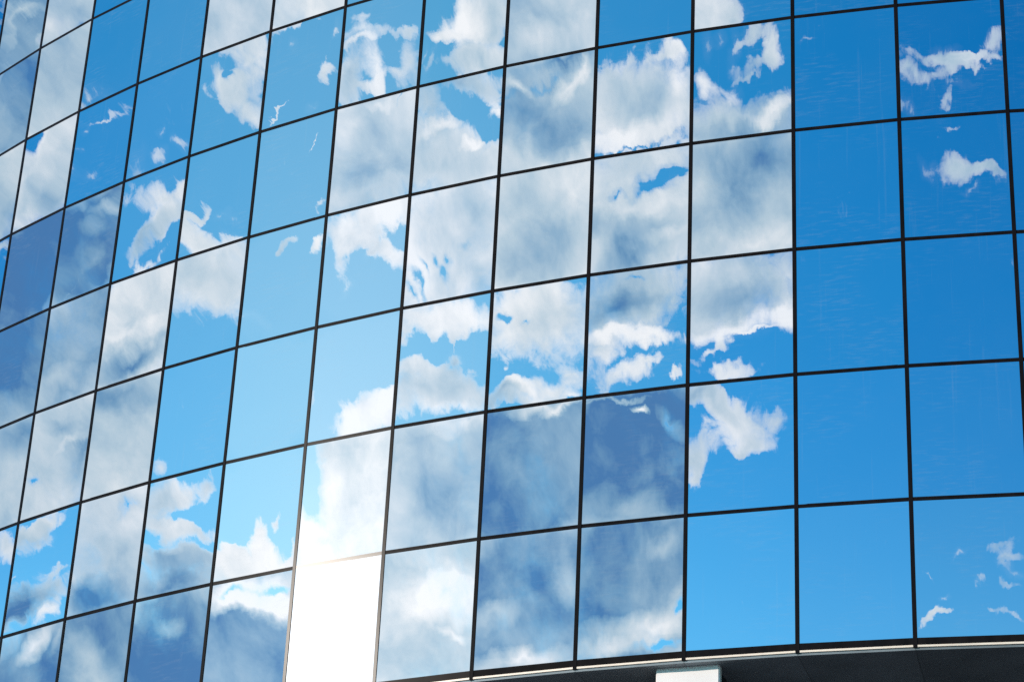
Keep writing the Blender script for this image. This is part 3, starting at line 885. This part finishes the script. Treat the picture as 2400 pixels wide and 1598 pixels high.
nt.links.new(math_node(nt, 'FLOOR', cell), wn.inputs['W'])
seam = math_node(nt, 'ABSOLUTE', math_node(nt, 'SUBTRACT', math_node(nt, 'FRACT', cell), 0.5))
seam = math_node(nt, 'MULTIPLY', math_node(nt, 'GREATER_THAN', seam, 0.495), 0.4)
tone = math_node(nt, 'MULTIPLY_ADD', wn.outputs['Value'], 0.45, 0.72)
blot = noise(nt, tcs.outputs['Object'], 0.9, 5.0, 0.6)
tone = math_node(nt, 'MULTIPLY', tone, maprange(nt, blot, 0.3, 0.7, 0.75, 1.2))
sc_ = node(nt, 'ShaderNodeVectorMath', operation='SCALE')
sc_.inputs[0].default_value = SOFFIT
nt.links.new(tone, sc_.inputs[3])
nt.links.new(mixcol(nt, seam, sc_.outputs[0], (0.01, 0.01, 0.01)), b.inputs['Base Color'])
m_white, nt, b = principled("white_render", (0.82, 0.75, 0.73), 0.7)
vary(nt, b, (0.82, 0.75, 0.73), 2.0, 0.04)
m_core, nt, b = principled("dark_core", (0.02, 0.02, 0.022), 0.8)
m_lower, nt, b = principled("dark_ground_floor_glass", (0.012, 0.015, 0.017), 0.08)
m_roof, nt, b = principled("roof_gravel", (0.30, 0.29, 0.28), 0.9)
vary(nt, b, (0.30, 0.29, 0.28), 8.0, 0.3)
m_ground, nt, b = principled("plaza_paving", (0.20, 0.19, 0.18), 0.85)
tcg = node(nt, 'ShaderNodeTexCoord')
bk = node(nt, 'ShaderNodeTexBrick')
bk.inputs['Color1'].default_value = (0.30, 0.29, 0.28, 1)
bk.inputs['Color2'].default_value = (0.24, 0.235, 0.23, 1)
bk.inputs['Mortar'].default_value = (0.07, 0.07, 0.07, 1)
bk.inputs['Scale'].default_value = 1.0
bk.inputs['Mortar Size'].default_value = 0.012
bk.inputs['Brick Width'].default_value = 0.9
bk.inputs['Row Height'].default_value = 0.6
nt.links.new(tcg.outputs['Object'], bk.inputs['Vector'])
gn = noise(nt, tcg.outputs['Object'], 0.4, 6.0, 0.6)
gk = maprange(nt, gn, 0.3, 0.7, 0.75, 1.2)
gc = nt.nodes.new('ShaderNodeVectorMath'); gc.operation = 'SCALE'
nt.links.new(bk.outputs[0], gc.inputs[0]); nt.links.new(gk, gc.inputs[3])
nt.links.new(gc.outputs[0], b.inputs['Base Color'])

# ------------------------------------------------------------------ ground
ng = 96
gv = [(0, 0, 0)] + [(4000 * math.cos(2 * math.pi * k / ng), 4000 * math.sin(2 * math.pi * k / ng), 0) for k in range(ng)]
gf = [(0, 1 + k, 1 + (k + 1) % ng) for k in range(ng)]
ground = mesh_obj("ground", gv, gf, m_ground)
ground["kind"] = "structure"
ground["label"] = "grey stone paving of the plaza in front of the glass building"
ground["category"] = "ground"

# ------------------------------------------------------------------ the building
bld = link(bpy.data.objects.new("glass_building", None))
bld.empty_display_size = 1.0
bld.location = (CX, CY, 0)
bld["label"] = "curved office building clad in mirror glass panels reflecting blue sky and white clouds"
bld["category"] = "building"


def ring_pt(th, rad, z):
    return (rad * math.sin(th), -rad * math.cos(th), z)


def ring_box(name, prof, mat, parent, ths):
    """Sweep a closed (radius, z) profile along the given angles (faceted ring)."""
    v, f = [], []
    n = len(prof)
    closed = len(ths) == NSEG
    for t in ths:
        for (r_, z_) in prof:
            v.append(ring_pt(t, r_, z_))
    m = len(ths)
    for k in range(m if closed else m - 1):
        for j in range(n):
            a = k * n + j
            b_ = k * n + (j + 1) % n
            k2 = (k + 1) % m
            f.append((a, k2 * n + j, k2 * n + (j + 1) % n, b_))
    if not closed:
        f.append(tuple(range(n)))
        f.append(tuple(reversed(range((m - 1) * n, m * n))))
    return mesh_obj(name, v, f, mat, parent)


ALL_TH = [TH0 + k * STEP for k in range(NSEG)]
TOP_Z = row_z(-4)

# glass panels -----------------------------------------------------------------
NU, NV = 18, 22


def pane_matrix(i, r):
    th = TH0 + (i + 0.5) * STEP
    n = Vector((math.sin(th), -math.cos(th), 0))      # outwards
    t = Vector((math.cos(th), math.sin(th), 0))       # to the right seen from outside
    rad = RAD * math.cos(STEP / 2)
    c = n * rad + Vector((0, 0, (row_z(r) + row_z(r - 1)) / 2))
    return Matrix(((t.x, -n.x, 0, c.x), (t.y, -n.y, 0, c.y), (0, 0, 1, c.z), (0, 0, 0, 1)))


def pane_mesh(i, r, nu, nv):
    hw, hh = PW / 2 - INSET, PH / 2 - INSET
    v, f = [], []
    fn = pane_shape(i, r)
    for b_ in range(nv + 1):
        for a in range(nu + 1):
            x = -hw + 2 * hw * a / nu
            z = -hh + 2 * hh * b_ / nv
            v.append((x, -fn(x, z), z))
    for b_ in range(nv):
        for a in range(nu):
            k = b_ * (nu + 1) + a
            f.append((k, k + 1, k + nu + 2, k + nu + 1))
    nfront = len(f)
    # edges and back: a 12 mm thick unit
    per = [a for a in range(nu + 1)]
    per += [b_ * (nu + 1) + nu for b_ in range(1, nv + 1)]
    per += [nv * (nu + 1) + a for a in range(nu - 1, -1, -1)]
    per += [b_ * (nu + 1) for b_ in range(nv - 1, 0, -1)]
    base = len(v)
    for k in per:
        x, y, z = v[k]
        v.append((x, y, z))
    for k in per:
        x, y, z = v[k]
        v.append((x, y + 0.012, z))
    m = len(per)
    for k in range(m):
        k2 = (k + 1) % m
        f.append((base + k2, base + k, base + m + k, base + m + k2))
    f.append(tuple(base + m + k for k in range(m)))
    return v, f, nfront


def add_pane(i, r):
    v, f, nf = pane_mesh(i, r, NU, NV)
    o = mesh_obj("glass_panel", v, f, m_glass, bld)
    for k, p in enumerate(o.data.polygons):
        p.use_smooth = k < nf
    o.matrix_local = pane_matrix(i, r)
    return o


for (i, r) in PANELS:
    add_pane(i, r)

done = set(PANELS)
v, f = [], []
for i in range(NSEG):
    ii = i if i < NSEG - 20 else i - NSEG
    for r in range(-3, 8):
        if (ii, r) in done:
            continue
        near = -4 <= ii <= 18
        pv, pf, nf = pane_mesh(ii, r, 6 if near else 1, 6 if near else 1)
        M = pane_matrix(ii, r)
        b0 = len(v)
        v.extend(tuple(M @ Vector(p)) for p in pv)
        f.extend(tuple(b0 + q for q in fc) for fc in pf)
rest = mesh_obj("glass_panel", v, f, m_glass, bld)
rest["kind"] = "stuff"

# mullions ---------------------------------------------------------------------
MH = 0.024          # half width of a joint cover
MZ0 = row_z(7) - 0.085


def mullion_mesh(z0, z1):
    d0, d1, ch = 0.006, -0.075, 0.003
    prof = [(-MH, d1), (MH, d1), (MH, d0 - ch), (MH - ch, d0), (-MH + ch, d0), (-MH, d0 - ch)]
    v = [(x, -y, z0) for x, y in prof] + [(x, -y, z1) for x, y in prof]
    n = len(prof)
    f = [(k, (k + 1) % n, n + (k + 1) % n, n + k) for k in range(n)]
    f += [tuple(range(n))[::-1], tuple(range(n, 2 * n))]
    return v, f


def mull_matrix(i):
    th = TH0 + i * STEP
    return Matrix(((math.cos(th), -math.sin(th), 0, RAD * math.sin(th)),
                   (math.sin(th), math.cos(th), 0, -RAD * math.cos(th)),
                   (0, 0, 1, 0), (0, 0, 0, 1)))


mv, mf = mullion_mesh(MZ0, TOP_Z)
first = None
for i in range(0, 15):
    if first is None:
        o = first = mesh_obj("mullion", mv, mf, m_frame, bld)
    else:
        o = link(first.copy(), bld)
    o.matrix_local = mull_matrix(i)
v, f = [], []
for i in range(15, NSEG):
    M = mull_matrix(i)
    b0 = len(v)
    v.extend(tuple(M @ Vector(p)) for p in mv)
    f.extend(tuple(b0 + q for q in fc) for fc in mf)
o = mesh_obj("mullion", v, f, m_frame, bld)
o["kind"] = "stuff"

# transoms: one ring per storey line -------------------------------------------
for r in range(-4, 8):
    z = row_z(r)
    h0, h1 = (0.0235, 0.0235)
    if r == 7:
        h0 = 0.052
    ring_box("transom", [(RAD + 0.001, z - h0), (RAD + 0.001, z + h1), (RAD - 0.07, z + h1), (RAD - 0.07, z - h0)],
             m_frame, bld, ALL_TH)

# pale drip trim under the glass, dark soffit, recessed ground floor -------------
zt = row_z(7) - 0.052
ring_box("drip_trim", [(RAD + 0.004, zt - 0.004), (RAD - 0.004, zt - 0.001), (RAD - 0.07, zt - 0.001), (RAD - 0.07, zt - TRIM), (RAD + 0.004, zt - TRIM)],
         m_trim, bld, ALL_TH)
zs = zt - TRIM
ring_box("soffit", [(RAD - 0.012, zs - 0.001), (RAD - 0.09, zs - 0.001), (RAD - 0.09, zs + 0.2), (RAD - 3.0, zs + 0.2),
                    (RAD - 3.0, zs - 0.03), (RAD - 0.012, zs - 0.03)], m_soffit, bld, ALL_TH)
ring_box("core_wall", [(RAD - 0.10, zs + 0.3), (RAD - 0.10, TOP_Z - 0.05), (RAD - 0.6, TOP_Z - 0.05), (RAD - 0.6, zs + 0.3)],
         m_core, bld, ALL_TH)
ring_box("fascia", [(RAD - SETB + 0.05, zs - 0.031), (RAD - SETB + 0.05, zs - 0.031 - FASC), (RAD - SETB - 0.1, zs - 0.031 - FASC), (RAD - SETB - 0.1, zs - 0.031)],
         m_frame, bld, ALL_TH)
ring_box("ground_floor_wall", [(RAD - SETB, zs - 0.032 - FASC), (RAD - SETB, 0.0), (RAD - SETB - 0.3, 0.0), (RAD - SETB - 0.3, zs - 0.032 - FASC)],
         m_lower, bld, ALL_TH)
pm = None
for k in range(0, 20, 1):
    th = TH0 + (k + 0.5) * STEP
    hw, d = 0.03, 0.05
    rr = RAD - SETB
    t = Vector((math.cos(th), math.sin(th), 0)); n_ = Vector((math.sin(th), -math.cos(th), 0))
    v = []
    for z in (0.0, zs - 0.033 - FASC):
        for (x, y) in ((-hw, -0.01), (hw, -0.01), (hw, d), (-hw, d)):
            p = n_ * (rr + y) + t * x
            v.append((p.x, p.y, z))
    f = [(0, 1, 2, 3)[::-1], (4, 5, 6, 7), (0, 1, 5, 4), (1, 2, 6, 5), (2, 3, 7, 6), (3, 0, 4, 7)]
    mesh_obj("ground_floor_post", v, f, m_frame, bld)

# white pillars under the rim
def pillar(th, hw, y0, y1, mat, parent, name):
    t = Vector((math.cos(th), math.sin(th), 0)); n_ = Vector((math.sin(th), -math.cos(th), 0))
    bm = bmesh.new()
    zt_ = zs - 0.031
    for z in (0.0, zt_):
        for (x, y) in ((-hw, -y1), (hw, -y1), (hw, -y0), (-hw, -y0)):
            p = n_ * (RAD + y) + t * x
            bm.verts.new((p.x, p.y, z))
    bm.verts.ensure_lookup_table()
    for q in ((3, 2, 1, 0), (4, 5, 6, 7), (0, 1, 5, 4), (1, 2, 6, 5), (2, 3, 7, 6), (3, 0, 4, 7)):
        bm.faces.new([bm.verts[k] for k in q])
    bmesh.ops.recalc_face_normals(bm, faces=bm.faces)
    bmesh.ops.bevel(bm, geom=[e for e in bm.edges if abs(e.verts[0].co.z - e.verts[1].co.z) > 1], offset=0.012, segments=2, affect='EDGES')
    me = bpy.data.meshes.new(name)
    bm.to_mesh(me); bm.free()
    me.materials.append(mat)
    return link(bpy.data.objects.new(name, me), parent)


pc = pillar(TH0 + PILLAR_I * STEP, PILLAR_HW - 0.06, PILLAR_Y + 0.101, PILLAR_Y + 0.7, m_core, bld, "pillar")
pillar(TH0 + PILLAR_I * STEP, PILLAR_HW, PILLAR_Y, PILLAR_Y + 0.10, m_white, pc, "pillar_cladding")

# flat roof and parapet
ring_box("parapet", [(RAD + 0.02, TOP_Z + 0.0301), (RAD + 0.02, TOP_Z + 0.35), (RAD - 0.4, TOP_Z + 0.35), (RAD - 0.4, TOP_Z + 0.0301)],
         m_trim, bld, ALL_TH)
rv = [(0, 0, TOP_Z)] + [ring_pt(t, RAD - 0.41, TOP_Z) for t in ALL_TH]
rf = [(0, 1 + k, 1 + (k + 1) % NSEG) for k in range(NSEG)]
mesh_obj("roof", rv, rf, m_roof, bld)

# ------------------------------------------------------------------ camera
cam = bpy.data.cameras.new("camera")
cam.sensor_width = 36.0
cam.sensor_fit = 'HORIZONTAL'
cam.lens = 36.0 * FOC
cam.clip_start = 0.1
cam.clip_end = 10000
co = link(bpy.data.objects.new("camera", cam))
sp_, cp_, sr, cr_ = math.sin(PITCH), math.cos(PITCH), math.sin(ROLL), math.cos(ROLL)
U0 = Vector((0, -sp_, cp_)); R0 = Vector((1, 0, 0)); F0 = Vector((0, cp_, sp_))
R1 = R0 * cr_ + U0 * sr
U1 = U0 * cr_ - R0 * sr
co.matrix_world = Matrix(((R1.x, U1.x, -F0.x, 0), (R1.y, U1.y, -F0.y, 0), (R1.z, U1.z, -F0.z, CAM_Z), (0, 0, 0, 1)))
scene.camera = co

scene.view_settings.view_transform = 'Standard'
scene.view_settings.look = 'None'
scene.view_settings.exposure = EXPOSURE
scene.view_settings.gamma = 1.0
scene.render.engine = 'CYCLES'
scene.cycles.max_bounces = 6
scene.cycles.caustics_reflective = False
scene.cycles.caustics_refractive = False
scene.cycles.sample_clamp_indirect = 2.0
scene.cycles.use_denoising = False
